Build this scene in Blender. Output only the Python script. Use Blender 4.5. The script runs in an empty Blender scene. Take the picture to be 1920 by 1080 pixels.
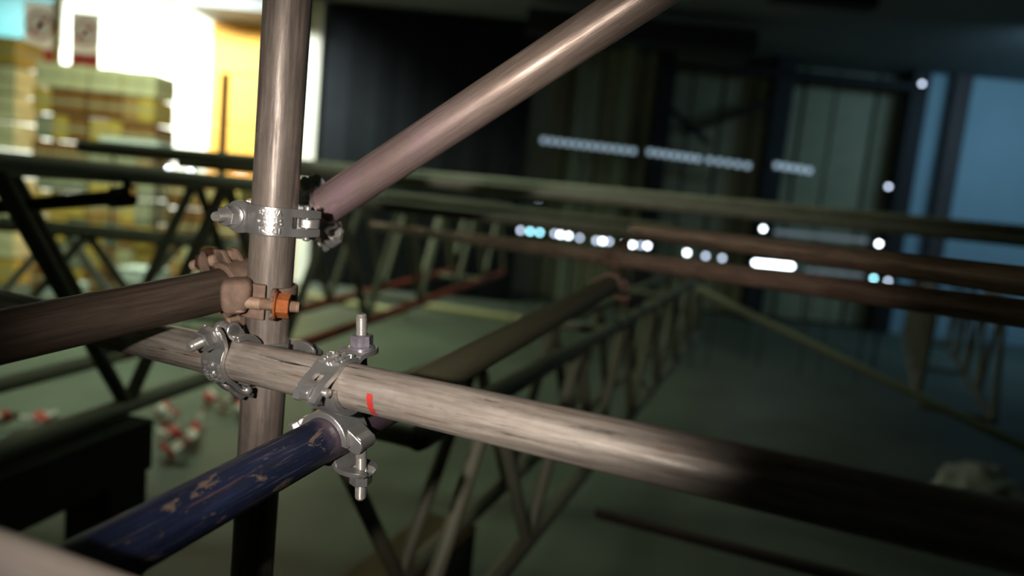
import bpy, bmesh, math, random
from mathutils import Vector, Matrix, Euler

# ------------------------------------------------------------------ camera, world, lights
scene = bpy.context.scene
COL = scene.collection
random.seed(7)
F = 1280.0                       # focal length in pixels for a 1920 px wide frame (24 mm on 36 mm)
PITCH, ROLL = math.radians(6.9), math.radians(5.6)
CAM = Vector((0.0, 0.0, 1.6))
_R, _U = Vector((1, 0, 0)), Vector((0, math.sin(PITCH), math.cos(PITCH)))
FWD = Vector((0, math.cos(PITCH), -math.sin(PITCH)))
CR = _R * math.cos(ROLL) + _U * math.sin(ROLL)
CU = -_R * math.sin(ROLL) + _U * math.cos(ROLL)
cam_d = bpy.data.cameras.new('camera'); cam = bpy.data.objects.new('camera', cam_d); COL.objects.link(cam)
cm = Matrix.Identity(4)
for i in range(3):
    cm[i][0], cm[i][1], cm[i][2], cm[i][3] = CR[i], CU[i], -FWD[i], CAM[i]
cam.matrix_world = cm
cam_d.sensor_width = 36.0; cam_d.lens = 24.0; cam_d.clip_start = 0.02; cam_d.clip_end = 100
cam_d.dof.use_dof = True; cam_d.dof.focus_distance = 0.70; cam_d.dof.aperture_fstop = 2.0
scene.camera = cam
scene.view_settings.view_transform = 'Standard'
scene.view_settings.look = 'None'
scene.view_settings.gamma = 1.0
scene.view_settings.use_curve_mapping = False
scene.view_settings.exposure = 0.0

world = bpy.data.worlds.new('world'); scene.world = world; world.use_nodes = True
world.node_tree.nodes['Background'].inputs[0].default_value = (0.35, 0.5, 0.6, 1)
world.node_tree.nodes['Background'].inputs[1].default_value = 0.018


def U(px, py, D):
    """world point seen at pixel (px, py), D metres along the optical axis"""
    return CAM + (FWD + CR * ((px - 960) / F) - CU * ((py - 540) / F)) * D


def WY(px, py, Y):
    """world point seen at pixel on the plane y = Y"""
    d = FWD + CR * ((px - 960) / F) - CU * ((py - 540) / F)
    return CAM + d * (Y / d.y)


def light(name, kind, loc, target, energy, color, **kw):
    d = bpy.data.lights.new(name, kind); d.energy = energy; d.color = color
    for k, v in kw.items():
        setattr(d, k, v)
    o = bpy.data.objects.new(name, d); COL.objects.link(o); o.location = loc
    o.rotation_euler = (Vector(target) - Vector(loc)).to_track_quat('-Z', 'Y').to_euler()
    return o


# hand torch beside the photographer
light('torch_light', 'SPOT', (-0.20, -0.03, 1.62), U(830, 505, 0.85), 40.0, (1.0, 0.92, 0.84),
      spot_size=math.radians(63), spot_blend=1.0, shadow_soft_size=0.012)
# ceiling lamps of the lit bay at the back left
light('bay_lamp', 'AREA', (-6.6, 9.9, 4.35), (-6.4, 11.6, 2.0), 430, (0.95, 1.0, 0.93), shape='RECTANGLE', size=5.0, size_y=0.3, spread=math.radians(120))
# greenish discharge lamps over the left of the hall
light('hall_lamp', 'AREA', (-3.4, 5.8, 4.35), (-3.4, 7.2, 0), 125, (0.80, 1.0, 0.72), shape='RECTANGLE', size=3.0, size_y=0.6, spread=math.radians(125))
light('aisle_lamp', 'AREA', (-0.4, 3.6, 4.4), (-0.4, 3.6, 0), 7.5, (0.80, 1.0, 0.70), shape='RECTANGLE', size=2.4, size_y=0.4, spread=math.radians(84))
# cold daylight from a roof light over the right end
light('skylight_lamp', 'AREA', (8.0, 8.6, 4.3), (8.6, 12.0, 1.8), 78, (0.42, 0.74, 1.0), shape='RECTANGLE', size=3.0, size_y=1.0)


# ------------------------------------------------------------------ materials
def rgb(r, g, b):
    """sRGB 0-255 to linear"""
    f = lambda c: (c / 255 / 12.92) if c / 255 <= 0.04045 else ((c / 255 + 0.055) / 1.055) ** 2.4
    return (f(r), f(g), f(b), 1)


def new_mat(name):
    m = bpy.data.materials.new(name); m.use_nodes = True
    nt = m.node_tree
    return m, nt, nt.nodes['Principled BSDF']


def n_noise(nt, vec, scale, detail=4, rough=0.55, dist=0.0):
    n = nt.nodes.new('ShaderNodeTexNoise'); n.inputs['Scale'].default_value = scale
    n.inputs['Detail'].default_value = detail; n.inputs['Roughness'].default_value = rough
    n.inputs['Distortion'].default_value = dist
    nt.links.new(vec, n.inputs['Vector']); return n.outputs['Fac']


def n_ramp(nt, fac, stops):
    r = nt.nodes.new('ShaderNodeValToRGB'); e = r.color_ramp.elements
    while len(e) < len(stops):
        e.new(0.5)
    for i, (p, c) in enumerate(stops):
        e[i].position = p; e[i].color = c
    nt.links.new(fac, r.inputs[0]); return r.outputs['Color']


def n_mix(nt, fac, a, b, mode='MIX'):
    m = nt.nodes.new('ShaderNodeMix'); m.data_type = 'RGBA'; m.blend_type = mode
    for s, v in ((m.inputs[0], fac), (m.inputs[6], a), (m.inputs[7], b)):
        if hasattr(v, 'is_linked'):
            nt.links.new(v, s)
        else:
            s.default_value = v
    return m.outputs[2]


def n_vec(nt, scale, loc=(0, 0, 0)):
    t = nt.nodes.new('ShaderNodeTexCoord'); mp = nt.nodes.new('ShaderNodeMapping')
    mp.inputs['Scale'].default_value = scale; mp.inputs['Location'].default_value = loc
    nt.links.new(t.outputs['Object'], mp.inputs['Vector']); return mp.outputs['Vector']


BW = lambda v: (v, v, v, 1)


def tube_mat(name, dark, mid, lite, rough=0.42, metal=0.55, line=None, line_amt=0.5, blotch=None, blotch_at=0.62,
             stain=None, far=None, bl=1.0, seed=0.0, bump=0.12, streak=170.0):
    """worn metal tube: streaks along local Z, fine dark lines, blotches; stain = (z0, z1, colour)"""
    m, nt, bs = new_mat(name)
    v1 = n_vec(nt, (streak, streak, streak * 0.06), (seed, seed, seed))
    s = n_noise(nt, v1, 1.0, 6, 0.65)
    col = n_ramp(nt, s, [(0.30, dark), (0.50, mid), (0.72, lite)])
    v2 = n_vec(nt, (14, 14, 9), (seed * 2, 0, seed))
    b = n_noise(nt, v2, 1.0, 7, 0.68, 0.4)
    col = n_mix(nt, n_ramp(nt, b, [(0.40, BW(0.0)), (0.68, BW(0.55))]), col, dark)
    if blotch:
        v4 = n_vec(nt, (30 * bl, 30 * bl, 9 * bl), (seed, seed * 3, 1.3))
        p = n_noise(nt, v4, 1.0, 8, 0.7, 0.6)
        col = n_mix(nt, n_ramp(nt, p, [(blotch_at - 0.015, BW(0)), (blotch_at + 0.015, BW(1))]), col, blotch)
    if line:
        v3 = n_vec(nt, (330, 330, 11), (seed * 5, 0.7, 0))
        l = n_noise(nt, v3, 1.0, 5, 0.75, 0.5)
        col = n_mix(nt, n_ramp(nt, l, [(0.595, BW(0)), (0.635, BW(line_amt))]), col, line)
        v5 = n_vec(nt, (240, 240, 8), (seed * 3 + 2, 4.7, 1))
        l2 = n_noise(nt, v5, 1.0, 5, 0.7, 0.7)
        col = n_mix(nt, n_ramp(nt, l2, [(0.625, BW(0)), (0.66, BW(line_amt * 0.8))]), col, rgb(122, 84, 58))
    if stain:
        for (z0, z1, c, amt) in stain:
            t = nt.nodes.new('ShaderNodeTexCoord'); sp = nt.nodes.new('ShaderNodeSeparateXYZ')
            nt.links.new(t.outputs['Object'], sp.inputs[0])
            mr = nt.nodes.new('ShaderNodeMapRange'); mr.inputs[1].default_value = z0; mr.inputs[2].default_value = z1
            mr.inputs[3].default_value = amt; mr.inputs[4].default_value = 0.0
            nt.links.new(sp.outputs[2], mr.inputs[0])
            ml = nt.nodes.new('ShaderNodeMath'); ml.operation = 'MULTIPLY'
            nt.links.new(mr.outputs[0], ml.inputs[0])
            nt.links.new(n_ramp(nt, b, [(0.3, BW(1)), (0.6, BW(0.25))]), ml.inputs[1])
            col = n_mix(nt, ml.outputs[0], col, c)
    for (z0, z1, c) in (far or ()):
        t = nt.nodes.new('ShaderNodeTexCoord'); sp = nt.nodes.new('ShaderNodeSeparateXYZ')
        nt.links.new(t.outputs['Object'], sp.inputs[0])
        mr = nt.nodes.new('ShaderNodeMapRange'); mr.inputs[1].default_value = z0; mr.inputs[2].default_value = z1
        nt.links.new(sp.outputs[2], mr.inputs[0])
        ad = nt.nodes.new('ShaderNodeMath'); ad.operation = 'ADD'
        nt.links.new(mr.outputs[0], ad.inputs[0]); nt.links.new(b, ad.inputs[1])
        col = n_mix(nt, n_ramp(nt, ad.outputs[0], [(0.85, BW(0)), (0.98, BW(1))]), col, c)
    nt.links.new(col, bs.inputs['Base Color'])
    bs.inputs['Metallic'].default_value = metal
    rr = n_ramp(nt, s, [(0.3, BW(min(1, rough + 0.14))), (0.7, BW(max(0.05, rough - 0.08)))])
    nt.links.new(rr, bs.inputs['Roughness'])
    bp = nt.nodes.new('ShaderNodeBump'); bp.inputs['Strength'].default_value = bump; bp.inputs['Distance'].default_value = 0.002
    fine = n_noise(nt, n_vec(nt, (240, 240, 40)), 1.0, 4, 0.7)
    ad = nt.nodes.new('ShaderNodeMath'); ad.operation = 'ADD'
    nt.links.new(s, ad.inputs[0]); nt.links.new(fine, ad.inputs[1])
    nt.links.new(ad.outputs[0], bp.inputs['Height']); nt.links.new(bp.outputs[0], bs.inputs['Normal'])
    return m


def plain_mat(name, c, rough=0.6, metal=0.0, var=0.25, scale=6.0, bump=0.0, spec=0.5):
    m, nt, bs = new_mat(name)
    v = n_vec(nt, (1, 1, 1))
    n = n_noise(nt, v, scale, 6, 0.6)
    d = (c[0] * (1 - var), c[1] * (1 - var), c[2] * (1 - var), 1)
    l = (min(1, c[0] * (1 + var)), min(1, c[1] * (1 + var)), min(1, c[2] * (1 + var)), 1)
    nt.links.new(n_ramp(nt, n, [(0.3, d), (0.7, l)]), bs.inputs['Base Color'])
    bs.inputs['Roughness'].default_value = rough; bs.inputs['Metallic'].default_value = metal
    bs.inputs['Specular IOR Level'].default_value = spec
    if bump:
        bp = nt.nodes.new('ShaderNodeBump'); bp.inputs['Strength'].default_value = bump; bp.inputs['Distance'].default_value = 0.002
        nt.links.new(n_noise(nt, v, scale * 8, 5, 0.7), bp.inputs['Height']); nt.links.new(bp.outputs[0], bs.inputs['Normal'])
    return m


def glow_mat(name, c, strength):
    m, nt, bs = new_mat(name)
    bs.inputs['Base Color'].default_value = c
    bs.inputs['Emission Color'].default_value = c; bs.inputs['Emission Strength'].default_value = strength
    return m


M = {}
M['upright'] = tube_mat('upright_steel', rgb(84, 76, 70), rgb(128, 116, 107), rgb(160, 148, 137), rough=0.44, metal=0.35,
                        blotch=rgb(150, 122, 100), blotch_at=0.64, seed=1.3)
M['brace'] = tube_mat('brace_steel', rgb(118, 102, 94), rgb(150, 132, 120), rgb(182, 166, 152), rough=0.40, metal=0.45,
                      blotch=rgb(196, 184, 174), blotch_at=0.68, seed=4.1, line=rgb(84, 66, 56), line_amt=0.5,
                      stain=[(0.06, 0.32, rgb(150, 116, 140), 0.9)])
M['ledger'] = tube_mat('ledger_steel', rgb(112, 102, 94), rgb(156, 146, 136), rgb(190, 180, 170), rough=0.44, metal=0.35,
                       line=rgb(46, 36, 32), line_amt=0.95, seed=2.6, bump=0.2)
M['brown_tube'] = tube_mat('brown_steel', rgb(104, 82, 70), rgb(152, 124, 108), rgb(182, 156, 138), rough=0.42, metal=0.3, seed=7.7,
                           line=rgb(40, 30, 26), line_amt=0.5)
M['pale_tube'] = tube_mat('pale_galvanised_steel', rgb(186, 172, 160), rgb(214, 200, 188), rgb(230, 220, 210), rough=0.5, metal=0.1, seed=6.2)  # base colour lightened to stand in for torch spill on the corner tube
M['dark_tube'] = tube_mat('dark_brown_steel', rgb(42, 33, 28), rgb(58, 46, 40), rgb(74, 62, 52), rough=0.6, metal=0.2, seed=9.1)
M['left_tube'] = tube_mat('dull_steel', rgb(62, 52, 45), rgb(90, 76, 65), rgb(114, 98, 84), rough=0.5, metal=0.35, seed=5.2,
                          blotch=rgb(116, 84, 62), blotch_at=0.66)
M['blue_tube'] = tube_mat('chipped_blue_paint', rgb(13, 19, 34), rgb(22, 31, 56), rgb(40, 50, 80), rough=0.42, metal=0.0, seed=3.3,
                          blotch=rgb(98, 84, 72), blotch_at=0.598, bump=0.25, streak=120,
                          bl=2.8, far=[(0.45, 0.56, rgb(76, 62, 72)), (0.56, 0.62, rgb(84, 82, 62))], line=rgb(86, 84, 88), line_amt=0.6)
M['alu'] = plain_mat('aluminium', rgb(182, 182, 160), 0.5, 0.05, 0.2, 9)
M['alu_dark'] = plain_mat('dull_aluminium', rgb(120, 120, 100), 0.55, 0.1, 0.25, 9)
M['truss_red'] = plain_mat('red_oxide', rgb(150, 66, 46), 0.6, 0.1, 0.3, 9)
M['cast'] = plain_mat('zinc_cast', rgb(188, 186, 184), 0.26, 0.80, 0.15, 24, 0.2)
M['bolt'] = plain_mat('bright_bolt_steel', rgb(205, 202, 196), 0.25, 0.75, 0.1, 120, 0.05)
M['iris_nut'] = plain_mat('iridescent_nut', rgb(162, 156, 168), 0.3, 0.7, 0.3, 160, 0.05)
M['rust_cast'] = plain_mat('dusty_rusted_cast', rgb(122, 100, 86), 0.75, 0.05, 0.3, 60, 0.4, 0.3)
M['rust'] = plain_mat('orange_rust', rgb(150, 84, 42), 0.8, 0.0, 0.3, 130, 0.3, 0.3)
M['rust_bolt'] = plain_mat('dusty_bolt', rgb(152, 126, 106), 0.65, 0.15, 0.22, 120, 0.25)
M['rust_dark'] = plain_mat('dark_rust', rgb(74, 44, 34), 0.75, 0.1, 0.3, 90, 0.3)
M['red_paint'] = plain_mat('red_marker_paint', rgb(172, 46, 40), 0.6, 0, 0.15, 70)
M['white_board'] = plain_mat('white_board', rgb(214, 220, 216), 0.6, 0, 0.05, 4)
M['dark_steel'] = plain_mat('dark_painted_steel', rgb(52, 50, 42), 0.6, 0.2, 0.25, 5)
M['brown_steel'] = plain_mat('brown_painted_steel', rgb(104, 84, 46), 0.6, 0.1, 0.25, 7)

# ------------------------------------------------------------------ object helpers


def link(name, mesh, parent=None, world_m=None):
    o = bpy.data.objects.new(name, mesh); COL.objects.link(o)
    if parent is not None:
        o.parent = parent
        o.matrix_parent_inverse = WM[parent.name].inverted()
    o.matrix_basis = world_m if world_m is not None else Matrix.Identity(4)
    WM[o.name] = world_m.copy() if world_m is not None else Matrix.Identity(4)
    return o


WM = {}


def tag(o, label=None, cat=None, group=None, kind=None):
    for k, v in (('label', label), ('category', cat), ('group', group), ('kind', kind)):
        if v:
            o[k] = v
    return o


def empty(name, loc, label, cat, group=None):
    o = link(name, None, None, Matrix.Translation(loc)); o.empty_display_size = 0.05
    return tag(o, label, cat, group)


def mesh_of(bm, name, mat, smooth=None):
    bmesh.ops.recalc_face_normals(bm, faces=bm.faces)
    me = bpy.data.meshes.new(name); bm.to_mesh(me); bm.free()
    for m in (mat if isinstance(mat, (list, tuple)) else [mat]):
        me.materials.append(m)
    if smooth is not None:
        for p in me.polygons:
            p.use_smooth = True
        me.set_sharp_from_angle(angle=math.radians(smooth))
    return me


def basis(x, y, z, o):
    m = Matrix.Identity(4)
    for i in range(3):
        m[i][0], m[i][1], m[i][2], m[i][3] = x[i], y[i], z[i], o[i]
    return m


def axis_frame(p0, p1, hint=Vector((0.3, -1, 0.2))):
    z = (p1 - p0).normalized(); x = (hint - z * hint.dot(z)).normalized(); y = z.cross(x)
    return basis(x, y, z, p0)


def lathe(bm, prof, seg=32, mat=None, cap=True):
    """profile [(r, z)] around local Z"""
    mat = mat or Matrix.Identity(4)
    rings = []
    for r, z in prof:
        rings.append([bm.verts.new(mat @ Vector((r * math.cos(2 * math.pi * i / seg), r * math.sin(2 * math.pi * i / seg), z))) for i in range(seg)])
    for a, b in zip(rings, rings[1:]):
        for i in range(seg):
            bm.faces.new((a[i], a[(i + 1) % seg], b[(i + 1) % seg], b[i]))
    if cap:
        bm.faces.new(rings[0][::-1]); bm.faces.new(rings[-1])
    return rings


def tube_mesh(name, length, r, mat, seg=64, wall=0.0035):
    bm = bmesh.new()
    b = 0.0008
    rings = lathe(bm, [(r - wall, 0), (r - b, 0), (r, b), (r, length - b), (r - b, length), (r - wall, length)], seg, cap=False)
    a, c = rings[0], rings[-1]
    for i in range(seg):
        bm.faces.new((a[i], c[i], c[(i + 1) % seg], a[(i + 1) % seg]))
    return mesh_of(bm, name, mat, 35)


def tube(name, p0, p1, r, mat, label=None, cat=None, group=None, parent=None, seg=64):
    o = link(name, tube_mesh(name, (p1 - p0).length, r, mat, seg), parent, axis_frame(p0, p1))
    if label:
        tag(o, label, cat, group)
    return o


_rod = {}


def rod(name, p0, p1, r, mat, parent, seg=12):
    """a bar sharing one unit mesh per material"""
    key = (mat.name, seg)
    if key not in _rod:
        bm = bmesh.new(); lathe(bm, [(0.93, 0), (1, 0.004), (1, 0.996), (0.93, 1)], seg)
        _rod[key] = mesh_of(bm, 'bar', mat, 40)
    return link(name, _rod[key], parent, axis_frame(p0, p1) @ Matrix.Diagonal((r, r, (p1 - p0).length, 1)))


def box_mesh(name, sx, sy, sz, mat, bev=0.01, org=(0, 0, 0)):
    bm = bmesh.new(); bmesh.ops.create_cube(bm, size=1)
    for v in bm.verts:
        v.co = Vector((v.co.x * sx + org[0], v.co.y * sy + org[1], v.co.z * sz + org[2]))
    if bev:
        bmesh.ops.bevel(bm, geom=bm.edges[:], offset=min(bev, 0.3 * min(sx, sy, sz)), segments=2, affect='EDGES', profile=0.6)
    return mesh_of(bm, name, mat)


def box(name, c, size, mat, parent=None, bev=0.01, rotz=0.0):
    return link(name, box_mesh(name, *size, mat, bev), parent, Matrix.Translation(c) @ Matrix.Rotation(rotz, 4, 'Z'))


# ------------------------------------------------------------------ the setting
M['floor'] = plain_mat('green_grey_concrete', rgb(90, 98, 84), 0.6, 0, 0.28, 0.9, 0.1)
M['white_wall'] = plain_mat('white_wall', rgb(238, 240, 228), 0.8, 0, 0.03, 2)
M['dark_wall'] = plain_mat('dark_wall', rgb(66, 68, 58), 0.8, 0, 0.15, 2)
M['shutter'] = plain_mat('olive_shutter', rgb(158, 156, 126), 0.7, 0.0, 0.12, 3)
M['blue_wall'] = plain_mat('pale_blue_wall', rgb(150, 178, 190), 0.8, 0, 0.06, 1)
M['ceiling'] = plain_mat('ceiling_grey', rgb(112, 118, 118), 0.9, 0, 0.1, 1)
M['black_cloth'] = plain_mat('black_cloth', rgb(40, 44, 48), 0.95, 0, 0.1, 3, 0, 0.1)
M['ply'] = plain_mat('yellow_plywood', rgb(226, 164, 66), 0.7, 0, 0.08, 3)
M['teal'] = plain_mat('teal_panel', rgb(50, 102, 106), 0.6, 0, 0.08, 2)
M['grey_paint'] = plain_mat('grey_paint', rgb(112, 118, 118), 0.7, 0, 0.08, 3)


def struct(name, c, size, mat, bev=0.0, parent=None):
    o = box(name, c, size, mat, parent, bev)
    if parent is None:
        o['kind'] = 'structure'
    return o


struct('floor', (0, 7, -0.05), (24, 17, 0.1), M['floor'])
struct('ceiling', (0, 7, 4.55), (24, 17, 0.1), M['ceiling'])
YB = 11.6
xw0, xw1 = -12.0, WY(600, 130, YB).x
struct('wall_back', ((xw0 + xw1) / 2, YB + 0.1, 2.25), (xw1 - xw0, 0.2, 4.5), M['white_wall'])
wr = struct('wall_right', ((xw1 + 12) / 2, 12.5, 2.25), (12 - xw1, 0.2, 4.5), M['dark_wall'])
struct('wall_left', (-12.1, 7, 2.25), (0.2, 17, 4.5), M['white_wall'])
struct('wall_side', (12.1, 7, 2.25), (0.2, 17, 4.5), M['dark_wall'])
struct('wall_front', (0, -1.6, 2.25), (24, 0.2, 4.5), M['dark_wall'])
# ribbed shutter panels on the right-hand back wall
pm = {}
x = WY(985, 250, 12.3).x
xe = WY(1735, 250, 12.3).x
k = 0
while x < xe:
    wdt = random.choice((0.55, 0.72, 0.85))
    if wdt not in pm:
        pm[wdt] = box_mesh('shutter_panel', wdt - 0.05, 0.05, 4.4, M['shutter'], 0.02)
    link('shutter_panel', pm[wdt], wr, Matrix.Translation((x + wdt / 2, 12.36 - 0.03 * (k % 2), 2.25)))
    x += wdt; k += 1


def upright_at(name, px0, px1, py, Y, mat, z0, z1, label, cat, depth=0.12):
    a, b = WY(px0, py, Y), WY(px1, py, Y)
    o = box(name, ((a.x + b.x) / 2, Y, (z0 + z1) / 2), (b.x - a.x, depth, z1 - z0), mat, None, 0.01)
    if label:
        tag(o, label, cat)
    return o


M['post_green'] = plain_mat('pale_green_post', rgb(150, 158, 128), 0.6, 0, 0.1, 3)
M['post_dark'] = plain_mat('dark_post', rgb(34, 35, 36), 0.7, 0.1, 0.15, 3)
M['post_brown'] = plain_mat('brown_post', rgb(70, 62, 60), 0.7, 0, 0.15, 3)
upright_at('wall_post', 1160, 1184, 200, 12.2, M['post_green'], 0, 4.5, 'pale green wall post left of the dark columns', 'post')
upright_at('wall_post', 1078, 1098, 200, 12.2, M['post_green'], 0, 4.5, 'dim green wall post nearest the diagonal steel tube', 'post')
upright_at('steel_column', 1222, 1256, 220, 12.0, M['post_dark'], 0, 4.5, 'dark steel column beside the pale green wall post', 'column', 0.3)
upright_at('steel_column', 1440, 1476, 220, 12.0, M['post_dark'], 0, 4.5, 'dark steel column in the middle of the shuttered wall', 'column', 0.3)
upright_at('steel_column', 1690, 1722, 240, 12.0, M['post_dark'], 0, 4.5, 'dark steel column just left of the blue wall', 'column', 0.3)
upright_at('wall_post', 1772, 1802, 250, 11.9, M['post_brown'], 0, 4.5, 'brown post at the edge of the blue wall', 'post')
a, b = WY(1725, 260, 12.1), WY(1772, 260, 12.1)
box('trim_1', ((a.x + b.x) / 2, 12.1, 2.25), (b.x - a.x, 0.1, 4.5), M['blue_wall'])['kind'] = 'structure'
a = WY(1800, 260, 12.1)
box('wall_end', ((a.x + 12) / 2, 12.05, 2.25), (12 - a.x, 0.1, 4.5), M['blue_wall'])['kind'] = 'structure'


def wall_bar(name, pa, pb, Y, r, mat, label, cat):
    o = rod(name, WY(*pa, Y), WY(*pb, Y), r, mat, None)
    return tag(o, label, cat)


wall_bar('cross_beam', (1270, 118), (1735, 166), 11.9, 0.09, M['post_dark'], 'long dark beam running between the wall columns', 'beam')
wall_bar('wall_brace', (1278, 250), (1452, 190), 11.9, 0.055, M['post_dark'], 'dark brace rising right to the middle column', 'brace')
wall_bar('wall_brace', (1240, 190), (1330, 270), 11.9, 0.05, M['post_dark'], 'short dark brace falling right from the first column', 'brace')
o = box('ceiling_duct', WY(1335, 92, 11.2), (1.0, 0.5, 0.42), M['dark_wall'], None, 0.03); tag(o, 'dim square duct hanging above the long dark beam', 'duct')
o = box('ceiling_beam', WY(1200, 62, 10.0), (3.2, 0.4, 0.3), M['post_dark'], None, 0.02); tag(o, 'broad black beam hanging under the ceiling behind the tube', 'beam')
for px, py, w, lab in ((1510, 28, 0.9, 'long dark lamp housing hanging from the ceiling'), (1608, 36, 0.35, 'small dark box beside the ceiling lamp housing')):
    c_ = WY(px, py, 8.7); c_.z = 4.43
    o = box('lamp_housing', c_, (w, 0.25, 0.14), M['post_dark'], None, 0.02); tag(o, lab, 'lamp')

# daylight showing through a row of slots low on the shutter
M['slot_glow'] = glow_mat('daylight_slot', (0.55, 0.75, 0.9, 1), 0.62)
for i, (a, b, lab) in enumerate((((1012, 262), (1194, 284), 'leftmost'), ((1212, 284), (1316, 299), 'second'),
                                 ((1322, 299), (1410, 312), 'third'), ((1450, 309), (1524, 321), 'rightmost'))):
    p, q = WY(*a, 11.8), WY(*b, 11.8)
    e = empty('vent_slot', (p + q) / 2, '%s glowing vent slot low on the ribbed back wall' % (lab if lab in ('leftmost', 'rightmost') else lab + ' from left'), 'vent', 'glowing vent slots')
    rod('slot_rail', p + Vector((0, 0.05, 0)), q + Vector((0, 0.05, 0)), 0.03, M['post_dark'], e, 8)
    for t_ in (0.1, 0.9):
        g_ = p.lerp(q, t_) + Vector((0, 0.05, 0)); rod('rail_arm', g_, Vector((g_.x, 12.36, g_.z)), 0.02, M['post_dark'], e, 6)
    n = max(3, int((q - p).length / 0.135))
    if i == 0:
        bm_ = bmesh.new(); bmesh.ops.create_cube(bm_, size=1)
        for v in bm_.verts:
            v.co = Vector((v.co.x * 0.085, v.co.y * 0.03, v.co.z * 0.085))
        slot_me = mesh_of(bm_, 'slot_opening', M['slot_glow'])
    for j in range(n):
        link('slot_opening', slot_me, e, Matrix.Translation(p.lerp(q, (j + 0.5) / n)))

# black curtain behind the brace
p, q = WY(604, 150, 11.0), WY(1000, 150, 11.3)
bm = bmesh.new(); n = 90; prev = None
for i in range(n + 1):
    t = i / n
    xx = p.x + (q.x - p.x) * t; yy = 11.15 + 0.012 * math.sin(t * 40) + 0.004 * math.sin(t * 93)
    cur = [bm.verts.new((xx, yy, 0.02)), bm.verts.new((xx, yy, 4.48))]
    if prev:
        bm.faces.new((prev[0], cur[0], cur[1], prev[1]))
    prev = cur
cur_o = link('stage_curtain', mesh_of(bm, 'stage_curtain', M['black_cloth'], 60))
sol = cur_o.modifiers.new('solid', 'SOLIDIFY'); sol.thickness = 0.01
tag(cur_o, 'tall black curtain behind the diagonal tube', 'curtain')

# ------------------------------------------------------------------ lit bay, back left
a, b = WY(395, 150, 11.45), WY(572, 150, 11.45)
z0 = WY(440, 280, 11.45).z
pl = empty('plywood_partition', ((a.x + b.x) / 2, 11.45, 0), 'yellow plywood partition standing behind the upright tube', 'partition')
ztop = WY(395, 38, 11.45).z
for i in range(5):
    hh = ztop / 5
    box('board', ((a.x + b.x) / 2, 11.45, hh * (i + 0.5)), (b.x - a.x, 0.08, hh - 0.012), M['ply'], pl, 0.01)
a, b = WY(360, 40, 10.9), WY(560, 40, 10.9)
o = box('soffit_box', ((a.x + b.x) / 2, 11.0, WY(450, 34, 10.9).z + 0.6), (b.x - a.x, 0.9, 1.1), M['grey_paint'], None, 0.02)
tag(o, 'grey boxed soffit above the yellow plywood', 'soffit')
upright_at('slim_post', 413, 428, 200, 9.6, M['post_dark'], 0, WY(420, 137, 9.6).z, 'slim dark post in front of the yellow plywood', 'post', 0.06)
upright_at('corner_pillar', 576, 603, 130, 11.2, M['white_wall'], 0, 4.5, 'pale pillar between the plywood and the black curtain', 'pillar', 0.2)
a, b = WY(-80, 30, 11.4), WY(104, 30, 11.4)
o = box('teal_panel', ((a.x + b.x) / 2, 11.5, WY(20, 68, 11.4).z + 0.7), (b.x - a.x, 0.06, 1.4), M['teal'], None, 0.01)
tag(o, 'teal wall panel in the top left corner', 'panel')
a = WY(107, 130, 9.3)
box('trim_2', (a.x, 9.3, 2.25), (0.07, 0.07, 4.5), plain_mat('ochre_trim', rgb(150, 140, 90), 0.6))['kind'] = 'structure'

M['poster'] = plain_mat('poster_paper', rgb(236, 232, 230), 0.7, 0, 0.04, 3)
_m = M['poster']; _nt = _m.node_tree; _o = _nt.nodes['Material Output']
_t = _nt.nodes.new('ShaderNodeBsdfTranslucent'); _t.inputs['Color'].default_value = (0.75, 0.75, 0.72, 1)
_x = _nt.nodes.new('ShaderNodeMixShader'); _x.inputs[0].default_value = 0.45
_nt.links.new(_nt.nodes['Principled BSDF'].outputs[0], _x.inputs[1]); _nt.links.new(_t.outputs[0], _x.inputs[2]); _nt.links.new(_x.outputs[0], _o.inputs['Surface'])
M['poster_red'] = plain_mat('poster_red', rgb(176, 62, 66), 0.7, 0, 0.05, 3)
M['poster_black'] = plain_mat('poster_black', rgb(40, 36, 38), 0.7, 0, 0.05, 3)


def poster(x0, y0, x1, y1, Y, label, black):
    c = WY((x0 + x1) / 2, (y0 + y1) / 2, Y); w = (x1 - x0) / F * Y; h = (y1 - y0) / F * Y
    e = empty('prohibition_poster', c, label, 'poster')
    for sg in (-0.4, 0.4):
        rod('hanger_wire', c + Vector((w * sg, 0, h / 2)), Vector((c.x + w * sg, c.y, 4.5)), 0.004, M['post_dark'], e, 6)
    box('poster_sheet', c, (w, 0.012, h), M['poster'], e, 0.002)
    rc = c + Vector((0, -0.012, h * 0.13))
    bm = bmesh.new(); R1, R2 = w * 0.42, w * 0.32; v = []
    for i in range(40):
        t = 2 * math.pi * i / 40
        v.append([bm.verts.new((r * math.cos(t), y, r * math.sin(t))) for r, y in ((R1, 0), (R1, -0.004), (R2, -0.004), (R2, 0))])
    for i in range(40):
        A, B = v[i], v[(i + 1) % 40]
        for j in range(4):
            bm.faces.new((A[j], A[(j + 1) % 4], B[(j + 1) % 4], B[j]))
    link('red_ring', mesh_of(bm, 'red_ring', M['poster_red']), e, Matrix.Translation(rc))
    link('pictogram', box_mesh('pictogram', w * 0.2, 0.003, w * 0.34, M['poster_black'], 0.0), e, Matrix.Translation(rc + Vector((0, 0.002, 0))) @ Matrix.Rotation(0.5 if black else -0.3, 4, 'Y'))
    link('slash_bar', box_mesh('slash_bar', w * 0.72, 0.004, w * 0.1, M['poster_red'], 0.0), e, Matrix.Translation(rc + Vector((0, -0.003, 0))) @ Matrix.Rotation(-0.785, 4, 'Y'))
    link('caption_band', box_mesh('caption_band', w * 0.96, 0.004, h * 0.24, M['poster_red'], 0.0), e, Matrix.Translation(c + Vector((0, -0.009, -h * 0.36))))


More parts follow.
